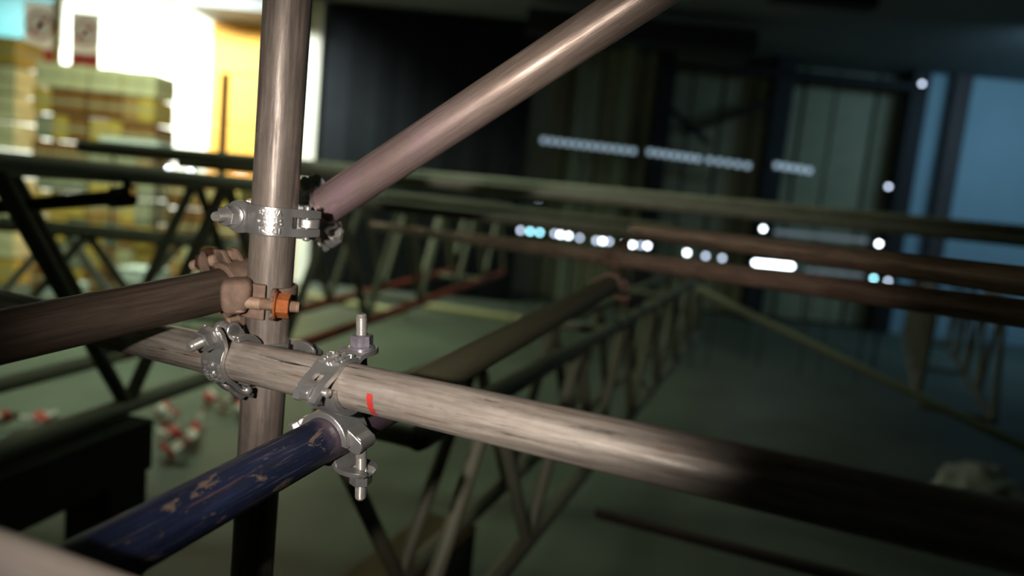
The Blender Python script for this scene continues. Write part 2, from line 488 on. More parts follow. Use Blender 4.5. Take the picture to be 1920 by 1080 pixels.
poster(46, 8, 106, 118, 9.28, 'left of two prohibition posters, overlapping the teal panel', False)
poster(133, 26, 187, 126, 9.28, 'right of two prohibition posters, in front of the white wall', True)

# cartons stacked in the bay
cart_cols = [('yellow', rgb(214, 178, 84)), ('cream', rgb(240, 230, 184)), ('brown', rgb(146, 98, 48)), ('tan', rgb(186, 140, 80)), ('grey', rgb(150, 150, 130))]
for nme, c in cart_cols:
    M['carton_' + nme] = plain_mat(nme + '_carton', c, 0.75, 0, 0.1, 5)
M['carton_tape'] = plain_mat('carton_tape', rgb(200, 190, 150), 0.4, 0, 0.05, 5)
cm_cache = {}


COLN = ['leftmost', 'second from left', 'third from left', 'rightmost']


def carton(c, w, d, h, kind, stack, tier, col):
    key = (round(w, 3), round(h, 3), kind)
    if key not in cm_cache:
        cm_cache[key] = (box_mesh('carton_body', w, d, h, M['carton_' + kind], 0.012), box_mesh('tape_strip', w * 1.006, d * 1.01, h * 0.12, M['carton_tape'], 0.0))
    e = empty('carton', c - Vector((0, 0, h / 2)), '%s carton in tier %s, %s, of the stack %s' % (kind, tier, col, stack), 'carton', 'cartons stacked %s' % stack)
    link('carton_body', cm_cache[key][0], e, Matrix.Translation(c))
    link('tape_strip', cm_cache[key][1], e, Matrix.Translation(c))


TIER = ['one', 'two', 'three', 'four', 'five', 'six', 'seven', 'eight', 'nine']
for si, (px0, px1, top, ncol, Y, nm) in enumerate(((-30, 58, 72, 2, 8.7, 'below the left poster'), (92, 186, 122, 3, 8.6, 'below the right poster'),
                                                   (192, 312, 134, 4, 8.6, 'right of the posters'), (330, 470, 330, 4, 8.2, 'under the plywood'))):
    A, B = WY(px0, top, Y), WY(px1, top, Y)
    H = (A.z + B.z) / 2; nr = 9 if si < 3 else 4
    h = H / nr; w = (B.x - A.x) / ncol
    for r in range(nr):
        tier_kd = random.choice(('brown', 'tan', 'grey', 'yellow', 'brown') if si else ('cream', 'cream', 'yellow'))
        for c_ in range(ncol):
            if si < 3 and r == nr - 1:
                kd = 'yellow' if si == 0 else 'cream'
            elif si == 0:
                kd = random.choice(('cream', 'cream', 'yellow', 'grey'))
            else:
                kd = random.choice(('brown', 'tan', 'brown', 'yellow', 'grey') if r > 4 else ('tan', 'yellow', 'yellow', 'cream', 'brown', 'grey'))
            if r < nr - 1 and random.random() < 0.6:
                kd = tier_kd
            off = random.uniform(-0.012, 0.012)
            carton(Vector((A.x + w * (c_ + 0.5), Y + off * 3, h * r + h * 0.46)), w * 0.96, 0.5, h * 0.92, kd, nm, TIER[r], 'rightmost' if c_ == ncol - 1 else COLN[c_])

# ------------------------------------------------------------------ trusses and loose tubes behind


def truss(name, label, p0, p1, h, w, n, rc, rb, mat, chord_mat=None, group=None, red=None, phase=0):
    """box truss: p0->p1 is the lower right-hand chord, box extends up by h and left by w"""
    d = (p1 - p0).normalized(); up = Vector((0, 0, 1)); left = up.cross(d).normalized()
    e = empty(name, p0, label, 'truss', group)
    cm_ = chord_mat or mat
    for a in (0, 1):
        for b in (0, 1):
            o = left * (w * a) + up * (h * b)
            if red and b == 0:
                mid = p0.lerp(p1, 0.22)
                rod('chord', p0 + o, mid + o, rc, cm_, e, 20); rod('chord', mid + o, p1 + o, rc, red, e, 20)
            else:
                rod('chord', p0 + o, p1 + o, rc, cm_, e, 20)
    L = (p1 - p0) / n
    for s in (0, 1):
        o = left * (w * s)
        for i in range(n):
            q0, q1 = p0 + L * i + o, p0 + L * (i + 1) + o
            if (i + phase + s) % 2 == 0:
                rod('web_brace', q0, q1 + up * h, rb, mat, e)
            else:
                rod('web_brace', q0 + up * h, q1, rb, mat, e)
    for i in range(0, n + 1, 4):
        for b in (0, 1):
            q = p0 + L * i + up * (h * b)
            rod('cross_strut', q, q + left * w, rb, mat, e)
    return e


# long truss running from the left foreground into the hall
t0, t1 = Vector((-1.31, 1.15, 0.88)), Vector((-0.10, 7.2, 0.88))
truss('box_truss', 'long truss with red lower chord running back from the left', t0, t1, 0.70, 0.45, 14, 0.027, 0.021, M['alu_dark'], M['alu'], red=M['truss_red'])
# truss under the blue tube
t0, t1 = Vector((-0.14, 1.15, 0.68)), Vector((1.6, 5.7, 0.68))
truss('box_truss', 'truss with dark legs standing under the far end of the blue tube', t0, t1, 0.50, 0.20, 14, 0.024, 0.018, M['alu_dark'], M['alu_dark'])
# far trusses across the hall
truss('box_truss', 'pale truss crossing in front of the cartons at left', Vector((-1.45, 3.7, 0.82)), Vector((-4.4, 3.5, 0.82)), 0.44, 0.35, 9, 0.020, 0.020, M['white_board'], M['alu_dark'])
truss('box_truss', 'distant truss at far right beneath the blue wall', Vector((3.1, 4.2, 0.55)), Vector((4.9, 7.6, 0.55)), 0.75, 0.4, 9, 0.025, 0.018, M['alu_dark'])
# tubes lying across the trusses
cross = [
    (3.05, -1.9, 4.2, 960, 322, 0.030, 'alu', 'thickest pale tube lying highest across the trusses'),
    (3.5, -1.7, 4.2, 960, 340, 0.022, 'alu_dark', 'dull tube directly below the thickest pale cross tube'),
    (2.9, -0.86, 4.2, 960, 355, 0.020, 'alu', 'pale tube in the middle of the cross tubes'),
    (3.6, -0.70, 0.80, 960, 391, 0.020, 'alu_dark', 'dull tube above the lowest cross tube'),
    (2.7, -0.86, 0.60, 960, 406, 0.022, 'alu_dark', 'lowest dull tube lying across the trusses'),
]
for (Y, xl, xr, px, py, r, mt, lab) in cross:
    c = WY(px, py, Y)
    tube('cross_tube', Vector((xl, Y - 0.1, c.z - (0.075 if xl < -1 else 0.0))), Vector((xr, Y - 0.1 + 0.06 * (xr - xl), c.z - 0.02)), r, M[mt], lab, 'tube', 'tubes lying across the trusses', seg=24)

# brown tubes lit by the torch beyond the junction
bt0, bt1 = U(700, 423, 3.4), U(2050, 606, 0.90)
tube('scaffold_tube', bt0, bt1, 0.0205, M['brown_tube'], 'lower brown tube resting on the end of the blue tube', 'tube')
tube('scaffold_tube', U(1190, 431, 2.0), U(2050, 545, 0.84), 0.0205, M['brown_tube'], 'upper dark brown tube running off the right edge', 'tube')
tube('scaffold_tube', U(1306, 541, 3.7), U(2000, 878, 3.1), 0.022, M['post_green'], 'greenish tube slanting down to the right edge', 'tube', seg=24)
tube('scaffold_tube', U(1120, 962, 2.15), U(1640, 1096, 1.5), 0.016, M['dark_tube'], 'thin dark tube low beneath the long front tube', 'tube', seg=24)
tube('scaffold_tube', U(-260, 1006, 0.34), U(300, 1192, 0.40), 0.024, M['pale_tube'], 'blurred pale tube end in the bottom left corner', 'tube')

tube('scaffold_tube', U(-120, 398, 2.02), U(232, 369, 1.92), 0.021, M['dark_tube'], 'dark tube fixed below the pale truss chord at left', 'tube', seg=24)

# trestles that carry the trusses


def trestle(label, p_end, d, L, s, zt, mat, top_mat):
    d = Vector((d[0], d[1], 0)).normalized(); ang = math.atan2(d.y, d.x)
    e = empty('steel_trestle', Vector((p_end.x, p_end.y, 0)), label, 'trestle')
    c = p_end - d * (L / 2)
    box('top_beam', (c.x, c.y, zt - s / 2), (L, s, s), mat, e, 0.006, ang)
    box('cap_plate', (c.x, c.y, zt + 0.004), (L, s * 1.02, 0.008), top_mat, e, 0.002, ang)
    for k in (0.02 + s / 2, L - s / 2 - 0.02):
        q = p_end - d * k
        box('leg', (q.x, q.y, (zt - s) / 2 + 0.01), (s, s, zt - s - 0.02), mat, e, 0.006, ang)
        box('foot_plate', (q.x, q.y, 0.006), (s * 1.5, s * 1.5, 0.012), mat, e, 0.002, ang)


trestle('dark steel trestle under the long truss at left', Vector((-1.12, 2.02, 0)), (0.2, 0.98), 1.25, 0.15, 0.842, M['dark_steel'], M['dark_steel'])
trestle('brown-topped trestle behind the bolt under the blue tube', Vector((-0.115, 1.98, 0)), (0.37, 0.93), 1.3, 0.17, 0.63, M['dark_steel'], M['brown_steel'])

# barrier tape crumpled on the floor
M['tape'], nt, bs = new_mat('red_white_tape')
v = n_vec(nt, (1, 1, 1)); w_ = nt.nodes.new('ShaderNodeTexWave'); w_.wave_type = 'BANDS'; w_.bands_direction = 'DIAGONAL'
w_.inputs['Scale'].default_value = 3.2; nt.links.new(v, w_.inputs['Vector'])
nt.links.new(n_ramp(nt, w_.outputs['Fac'], [(0.48, rgb(220, 214, 204)), (0.52, rgb(196, 48, 40))]), bs.inputs['Base Color'])


def ground(px, py, z=0.0):
    d = FWD + CR * ((px - 960) / F) - CU * ((py - 540) / F)
    return CAM + d * ((z - CAM.z) / d.z)


def tape(label, pts, w=0.09):
    bm = bmesh.new(); prev = None; rnd = random.Random(len(pts) + int(pts[0][0]))
    P = [ground(a, b, 0.03) for a, b in pts]
    n = (len(P) - 1) * 8
    for i in range(n + 1):
        t = i / 8; k = min(int(t), len(P) - 2); q = P[k].lerp(P[k + 1], t - k)
        q = q + Vector((0, 0, 0.02 + 0.05 * abs(math.sin(i * 0.9 + rnd.random() * 0.5))))
        tw = i * 0.35 + rnd.random() * 0.4
        o = Vector((0.3 * math.sin(tw), math.cos(tw), 0.55 * math.sin(tw))) * (w / 2)
        cur = [bm.verts.new(q - o), bm.verts.new(q + o)]
        if prev:
            bm.faces.new((prev[0], cur[0], cur[1], prev[1]))
        prev = cur
    ob = link('barrier_tape', mesh_of(bm, 'barrier_tape', M['tape'], 80))
    s = ob.modifiers.new('solid', 'SOLIDIFY'); s.thickness = 0.002
    tag(ob, label, 'tape', 'barrier tape on the floor')


tape('crumpled red and white tape in a vertical tangle beside the trestle', [(292, 775), (330, 790), (300, 820), (345, 830), (300, 850), (340, 862), (375, 790), (360, 840)], 0.13)
tape('red and white tape trailing just left of the upright tube', [(380, 752), (420, 768), (450, 758), (452, 790)], 0.13)
tape('red and white tape stretched along the floor at far left', [(-20, 800), (60, 796), (130, 806), (200, 800)], 0.13)
# pale timber battens on the floor
M['batten'] = plain_mat('pale_timber', rgb(168, 164, 120), 0.7, 0, 0.12, 4)
for pa, pb, lab in (((790, 572), (1020, 606), 'pale batten on the floor behind the blue tube'), ((540, 548), (760, 588), 'pale batten on the floor under the long truss')):
    tag(rod('floor_batten', ground(*pa, 0.05), ground(*pb, 0.05), 0.05, M['batten'], None, 4), lab, 'batten')
# pale plastic bundle
bm = bmesh.new(); bmesh.ops.create_icosphere(bm, subdivisions=4, radius=1)
from mathutils import noise as mnoise
for v in bm.verts:
    nn = mnoise.noise(v.co * 2.3) * 0.35 + mnoise.noise(v.co * 6) * 0.14
    v.co = Vector((v.co.x * 0.24, v.co.y * 0.2, max(v.co.z, -0.55) * 0.17)) * (1 + nn)
g = ground(1835, 925, 0.09)
o = link('plastic_bundle', mesh_of(bm, 'plastic_bundle', plain_mat('pale_plastic', rgb(190, 196, 188), 0.4), 180), None, Matrix.Translation(g)); tag(o, 'crumpled pale plastic bundle on the floor at right', 'bundle')

for px, py, Y, w, h, lab in ((256, 277, 7.4, 0.62, 0.12, 'flat white box lying behind the highest cross tube'), (122, 545, 6.6, 0.28, 0.12, 'small white box on the floor seen above the left tube'),
                             (270, 517, 6.9, 0.38, 0.13, 'larger white box on the floor seen above the left tube')):
    c_ = WY(px, py, Y)
    e = empty('white_box', Vector((c_.x, c_.y, 0)), lab, 'box')
    box('box_body', c_, (w, 0.3, h), M['white_board'], e, 0.01)
    box('box_lid', c_ + Vector((0, 0, h / 2 + 0.008)), (w * 1.02, 0.31, 0.02), M['white_board'], e, 0.004)
    for sx in (-0.4, 0.4):
        rod('leg', Vector((c_.x + w * sx, c_.y, 0)), Vector((c_.x + w * sx, c_.y, c_.z - h / 2)), 0.015, M['post_dark'], e, 8)

# unidentified far light spots, built as glowing bodies on added stands
M['bulb_glow'] = glow_mat('lamp_glow', (0.80, 0.90, 1.0, 1), 15)
M['bulb_glow_dim'] = glow_mat('lamp_glow_dim', (0.66, 0.78, 1.0, 1), 5)
M['bulb_glow_teal'] = glow_mat('lamp_glow_teal', (0.35, 0.85, 0.95, 1), 9)
M['bulb_glow_faint'] = glow_mat('lamp_glow_faint', (0.6, 0.75, 0.9, 1), 0.16)
M['bulb_glow_red'] = glow_mat('lamp_glow_red', (1.0, 0.5, 0.42, 1), 9)
M['socket'] = plain_mat('lamp_socket', rgb(40, 40, 42), 0.5)
spot_me = {}
SPOTS = []


def add_light_spot(px, py, kind, label, r=0.02, Y=7.5, length=0.0):
    Y = 6.9 if px < 600 else Y
    Y = Y + 0.13 * (len(SPOTS) % 7); SPOTS.append(px)
    c = WY(px, py, Y)
    e = empty('small_lamp', c, label, 'lamp', 'glowing far lamps')
    key = (kind, round(r, 3), round(length, 3))
    if key not in spot_me:
        bm = bmesh.new()
        L = length / 2
        lathe(bm, [(r * 0.3, -L - r), (r * 0.8, -L - r * 0.6), (r, -L), (r, L + 0.0001), (r * 0.8, L + r * 0.6), (r * 0.3, L + r)], 16, Matrix.Rotation(math.pi / 2, 4, 'Y'))
        b2 = bmesh.new(); lathe(b2, [(r * 0.7, 0), (r * 1.3, 0.004), (r * 1.3, 0.05), (r * 0.8, 0.06)], 16, Matrix.Rotation(-math.pi / 2, 4, 'X'))
        spot_me[key] = (mesh_of(bm, 'bulb', M[kind], 60), mesh_of(b2, 'lamp_socket', M['socket'], 40))
    link('bulb', spot_me[key][0], e, Matrix.Translation(c))
    link('lamp_socket', spot_me[key][1], e, Matrix.Translation(c + Vector((0, r * 0.7, 0))))
    f = Vector((c.x, c.y + r * 0.7 + 0.03, 0.01))
    rod('lamp_stem', f, Vector((f.x, f.y, c.z)), 0.007, M['socket'], e, 6)
    rod('lamp_foot', f - Vector((0, 0, 0.01)), f + Vector((0, 0, 0.005)), 0.018, M['socket'], e, 12)


row = [(976, 432, 'bulb_glow_dim', 'first'), (994, 434, 'bulb_glow_teal', 'second'), (1012, 436, 'bulb_glow_teal', 'third'), (1040, 438, 'bulb_glow_dim', 'fourth'), (1051, 440, 'bulb_glow', 'fifth'), (1066, 442, 'bulb_glow', 'sixth'),
       (1087, 446, 'bulb_glow_dim', 'seventh'), (1118, 451, 'bulb_glow_dim', 'eighth'), (1130, 452, 'bulb_glow', 'ninth'), (1142, 453, 'bulb_glow_dim', 'tenth'), (1172, 457, 'bulb_glow', 'eleventh'),
       (1186, 459, 'bulb_glow', 'twelfth'), (1201, 460, 'bulb_glow_dim', 'thirteenth'), (1214, 461, 'bulb_glow', 'fourteenth')]
for px, py, kd, o_ in row:
    add_light_spot(px, py, kd, '%s glowing lamp from left in the bright row of lights' % o_)
for px, py, kd, lab, ln in ((1288, 474, 'bulb_glow', 'leftmost of three glowing lamps above the lower brown tube', 0), (1323, 480, 'bulb_glow_dim', 'middle of three glowing lamps above the lower brown tube', 0),
                            (1354, 484, 'bulb_glow_dim', 'rightmost of three glowing lamps above the lower brown tube', 0), (1450, 496, 'bulb_glow', 'long white glowing lamp between the two brown tubes', 0.42),
                            (1638, 522, 'bulb_glow_teal', 'greenish white lamp between the brown tubes at right', 0), (1665, 527, 'bulb_glow_dim', 'dim lamp right of the greenish white one', 0),
                            (1431, 429, 'bulb_glow', 'bright lamp above the upper brown tube', 0), (1648, 457, 'bulb_glow', 'right lamp above the upper brown tube', 0),
                            (1540, 443, 'bulb_glow_faint', 'long faint light between the two lamps above the upper tube', 1.0), (1566, 512, 'bulb_glow_faint', 'long faint light right of the long white lamp', 0.62), (1010, 372, 'bulb_glow_dim', 'lone pale blue lamp above the bright row', 0), (1666, 350, 'bulb_glow_dim', 'dim lamp low beside the blue wall', 0),
                            (1729, 157, 'bulb_glow_dim', 'dim lamp high beside the blue wall', 0), (366, 296, 'bulb_glow', 'round glint left of the upright tube', 0),
                            (450, 334, 'bulb_glow_red', 'reddish oval light just left of the upright tube', 0.1), (357, 322, 'bulb_glow', 'lower round glint left of the upright tube', 0), (316, 317, 'bulb_glow', 'round glint furthest left of the upright tube', 0)):  # round glints at left are reflections, made here as glowing bodies
    add_light_spot(px, py, kd, lab, 0.02, 7.5, ln)

# ------------------------------------------------------------------ foreground scaffold tubes
RV, RL, RB, RT, RZ = 0.0253, 0.0226, 0.0233, 0.0251, 0.0234     # upright, ledger, brace, transom, blue
v_top, v_bot = U(539.5, 0, RV * 2 * F / 88.0), U(491.9, 768, RV * 2 * F / 79.4)
V = (v_top - v_bot).normalized()
v0, v1 = v_bot - V * 0.9, v_top + V * 0.7


def on(p, d, px, py):
    """point of the line p + t d that lies nearest the pixel ray"""
    ray = (FWD + CR * ((px - 960) / F) - CU * ((py - 540) / F)).normalized()
    w0 = p - CAM; b = d.dot(ray); dd = d.dot(w0); e_ = ray.dot(w0)
    return p + d * ((b * e_ - dd) / (1 - b * b))


lw = lambda px: 79 + 0.040 * (px - 500)
l_a, l_b = U(200, 618.8, RL * 2 * F / lw(200)), U(1100, 824, RL * 2 * F / lw(1100))
A = (l_b - l_a).normalized()
l0, l1 = l_a - A * 0.9, l_b + A * 0.75
bw = lambda px: 94 - 0.0895 * (px - 500)
z_a, z_b = U(500, 882, RZ * 2 * F / bw(500)), U(1100, 558, RZ * 2 * F / bw(1100))
Z = (z_b - z_a).normalized()
z0_, z1_ = z_a - Z * 0.42, U(1166, 522, RZ * 2 * F / bw(1166))
br_a, br_b = U(603, 391, RB * 2 * F / 69.5), U(1197, 0, RB * 2 * F / 85.0)
B = (br_b - br_a).normalized()
b0, b1 = br_a - B * 0.035, br_b + B * 0.5
tr_a, tr_b = U(380, 551, RT * 2 * F / 82.0), U(0, 632, RT * 2 * F / 104.0)
T = (tr_a - tr_b).normalized()
t0_, t1_ = tr_b - T * 0.45, on(tr_a, T, 512, 523)

upr = tube('scaffold_tube', v0, v1, RV, M['upright'], 'upright steel tube carrying the couplers', 'tube', seg=96)
led = tube('scaffold_tube', l0, l1, RL, M['ledger'], 'long weathered tube with red paint mark crossing in front', 'tube', seg=96)
tube('scaffold_tube', b0, b1, RB, M['brace'], 'diagonal steel tube rising to the upper right', 'tube', seg=96)
tube('scaffold_tube', t0_, t1_, RT, M['left_tube'], 'dull brown tube entering from the left edge', 'tube', seg=96)
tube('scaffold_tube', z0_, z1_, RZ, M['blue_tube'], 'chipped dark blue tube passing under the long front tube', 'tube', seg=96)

# red paint mark on the ledger
fr = axis_frame(l0, l1)
c_mark = on(l_a, A, 722, 735)
zz = (c_mark - l0).dot(A)
bm = bmesh.new(); inv = fr.inverted()
cam_l = inv @ CAM; base_ang = math.atan2(cam_l.y, cam_l.x)
down_l = inv.to_3x3() @ Vector((0, 0, -1)); sgn = 1 if (down_l.x * -math.sin(base_ang) + down_l.y * math.cos(base_ang)) > 0 else -1
g_ = []
for i in range(13):
    t = base_ang + sgn * math.radians(8 + 62 * i / 12)
    row_ = []
    for j, s in enumerate((-1, -0.5, 0, 0.5, 1)):
        wob = 0.0006 * math.sin(i * 2.1 + j)
        row_.append(bm.verts.new(((RL + 0.0003) * math.cos(t), (RL + 0.0003) * math.sin(t), zz + s * 0.0036 + wob + 0.0001 * i)))
    g_.append(row_)
for i in range(12):
    for j in range(4):
        bm.faces.new((g_[i][j], g_[i + 1][j], g_[i + 1][j + 1], g_[i][j + 1]))
mk = link('paint_mark', mesh_of(bm, 'paint_mark', M['red_paint'], 60), led, fr); mk['label'] = 'short red paint mark'

# ------------------------------------------------------------------ couplers
TH = 0.0052
def strap_mesh(r, mat, s=1.0, seat=0.024, tilt=0.0, bx=-0.037):
    ri = r + 0.0006
    path = []          # (x, z, half width, slot?)
    path.append((r + 0.0225, -0.0075, 0.0142, 1)); path.append((r + 0.0185, -0.0025, 0.0155, 1)); path.append((r + 0.0095, 0.0075, 0.0158, 1))
    for a in (32, 42, 52):
        path.append((ri * math.cos(math.radians(a)), ri * math.sin(math.radians(a)), 0.0158 + (a - 32) * 0.00002, 1 if a < 40 else 0))
    path[3] = (ri * math.cos(math.radians(32)) + 0.001, path[3][1] + 0.0004, 0.0158, 1)
    a_end = 180 - math.degrees(math.asin(min(0.83, (seat + 0.003) / ri)))
    na = int((a_end - 60) // 8)
    for k_ in range(na + 1):
        a = 60 + (a_end - 60) * k_ / na
        path.append((ri * math.cos(math.radians(a)), ri * math.sin(math.radians(a)), 0.0162, 0))
    xe = path[-1][0]; x0e = xe - 0.0068
    path += [(xe - 0.0034, seat + (0.0008 if seat < 0.02 else -0.0015), 0.0168, 0), (x0e, seat, 0.0175, 0), (x0e - 0.005, seat, 0.0182, 2), (bx, seat, 0.0182, 2), (bx - 0.008, seat, 0.016, 2), (bx - 0.0122, seat + 0.0012, 0.0125, 2), (bx - 0.0142, seat + 0.004, 0.011, 2)]
    ct, stt = math.cos(tilt), math.sin(tilt)
    for i, (x, z, w, sl) in enumerate(path):
        if x < x0e - 0.0001:
            dx, dz = x - x0e, z - seat
            path[i] = (x0e + dx * ct - dz * stt, seat + dx * stt + dz * ct, w, sl)
    bm = bmesh.new(); rows = []
    for (x, z, w, sl) in path:
        hw = 0.0066 if sl == 2 else 0.0061
        rows.append([bm.verts.new((x, y, z)) for y in (-w * s, -w * s * 0.8, -hw, 0, hw, w * s * 0.8, w * s)])
    for i in range(len(path) - 1):
        a, b = rows[i], rows[i + 1]
        for j in range(6):
            if j in (2, 3) and path[i][3] and path[i + 1][3]:
                continue
            bm.faces.new((a[j], b[j], b[j + 1], a[j + 1]))
    for v in [v for v in bm.verts if not v.link_faces]:
        bm.verts.remove(v)
    me = bpy.data.meshes.new('strap'); bm.normal_update()
    # thicken outward
    bm.verts.ensure_lookup_table()
    if sum(f.normal.z for f in bm.faces) < 0:
        bmesh.ops.reverse_faces(bm, faces=bm.faces[:])
    bm.normal_update()
    nv = {v: v.normal.copy() for v in bm.verts}
    top = {v: bm.verts.new(v.co + nv[v] * TH * s) for v in list(bm.verts)}
    faces = list(bm.faces)
    for f in faces:
        bm.faces.new([top[v] for v in f.verts])
    for e in list(bm.edges):
        if len(e.link_faces) == 1 and e.verts[0] in top and e.verts[1] in top:
            a, b = e.verts
            bm.faces.new((a, b, top[b], top[a]))
    bmesh.ops.recalc_face_normals(bm, faces=bm.faces[:])
    bm.to_mesh(me); bm.free(); me.materials.append(mat)
    for p in me.polygons:
        p.use_smooth = True
    return me


def arc_block(bm, r0, r1, a0, a1, hw, n=16):
    rows = []
    for i in range(n + 1):
        t = math.radians(a0 + (a1 - a0) * i / n)
        c, s = math.cos(t), math.sin(t)
        rows.append([bm.verts.new((r * c, y, r * s)) for r, y in ((r0, -hw), (r1, -hw), (r1, hw), (r0, hw))])
    for a, b in zip(rows, rows[1:]):
        for j in range(4):
            bm.faces.new((a[j], a[(j + 1) % 4], b[(j + 1) % 4], b[j]))
    bm.faces.new(rows[0]); bm.faces.new(rows[-1][::-1])


def plate(bm, outline, y0, y1):
    lo = [bm.verts.new((x, y0, z)) for x, z in outline]; hi = [bm.verts.new((x, y1, z)) for x, z in outline]
    n = len(outline)
    bm.faces.new(lo); bm.faces.new(hi[::-1])
    for i in range(n):
        bm.faces.new((lo[i], hi[i], hi[(i + 1) % n], lo[(i + 1) % n]))


def disc_outline(cx, cz, r, a0, a1, n=10):
    return [(cx + r * math.cos(math.radians(a0 + (a1 - a0) * i / n)), cz + r * math.sin(math.radians(a0 + (a1 - a0) * i / n))) for i in range(n + 1)]


def bevel_mod(o, w=0.0011, seg=2, ang=40):
    b = o.modifiers.new('bevel', 'BEVEL'); b.width = w; b.segments = seg; b.limit_method = 'ANGLE'; b.angle_limit = math.radians(ang)


def hex_prof(bm, r, z0, z1, ch):
    rings = []
    for rr, z in ((r - ch, z0), (r, z0 + ch * 0.6), (r, z1 - ch * 0.6), (r - ch, z1)):
        rings.append([bm.verts.new((rr * math.cos(math.pi / 3 * i), rr * math.sin(math.pi / 3 * i), z)) for i in range(6)])
    for a, b in zip(rings, rings[1:]):
        for i in range(6):
            bm.faces.new((a[i], a[(i + 1) % 6], b[(i + 1) % 6], b[i]))
    bm.faces.new(rings[0][::-1]); bm.faces.new(rings[-1])


_txt = {}


def letters(text, size, extr):
    cu = bpy.data.curves.new('lettering', 'FONT'); cu.body = text; cu.size = size; cu.align_x = 'CENTER'; cu.align_y = 'CENTER'
    cu.extrude = extr; cu.bevel_depth = 0.0002; cu.resolution_u = 3; cu.space_character = 1.15; cu.offset = 0.0001
    ob = bpy.data.objects.new('lettering', cu); COL.objects.link(ob)
    bpy.context.view_layer.update()
    me = bpy.data.meshes.new_from_object(ob.evaluated_get(bpy.context.evaluated_depsgraph_get()))
    bpy.data.objects.remove(ob); bpy.data.curves.remove(cu)
    return me


def lettering_mesh(r, mat):
    bm = bmesh.new(); R0 = r + TH + 0.0012
    for text, size, y in (('EN745/A', 0.0078, 0.0098), ('GCB', 0.0125, 0.0), ('4K-1231', 0.0078, -0.0098)):
        me = letters(text, size, 0.0014)
        tmp = bmesh.new(); tmp.from_mesh(me); bpy.data.meshes.remove(me)
        xs = [v.co.x for v in tmp.verts]; k = (0.028 if text == 'GCB' else 0.025) / (max(xs) - min(xs))
        bmesh.ops.subdivide_edges(tmp, edges=[e for e in tmp.edges if e.calc_length() > 0.003], cuts=1)
        mp = {}
        for v in tmp.verts:
            t = math.radians(82) - (v.co.x * k) / R0
            rr = R0 + v.co.z
            mp[v] = bm.verts.new((rr * math.cos(t), v.co.y * 1.0 + y, rr * math.sin(t)))
        for f in tmp.faces:
            bm.faces.new([mp[v] for v in f.verts])
        tmp.free()
    return mesh_of(bm, 'lettering', mat, 30)


_cache = {}


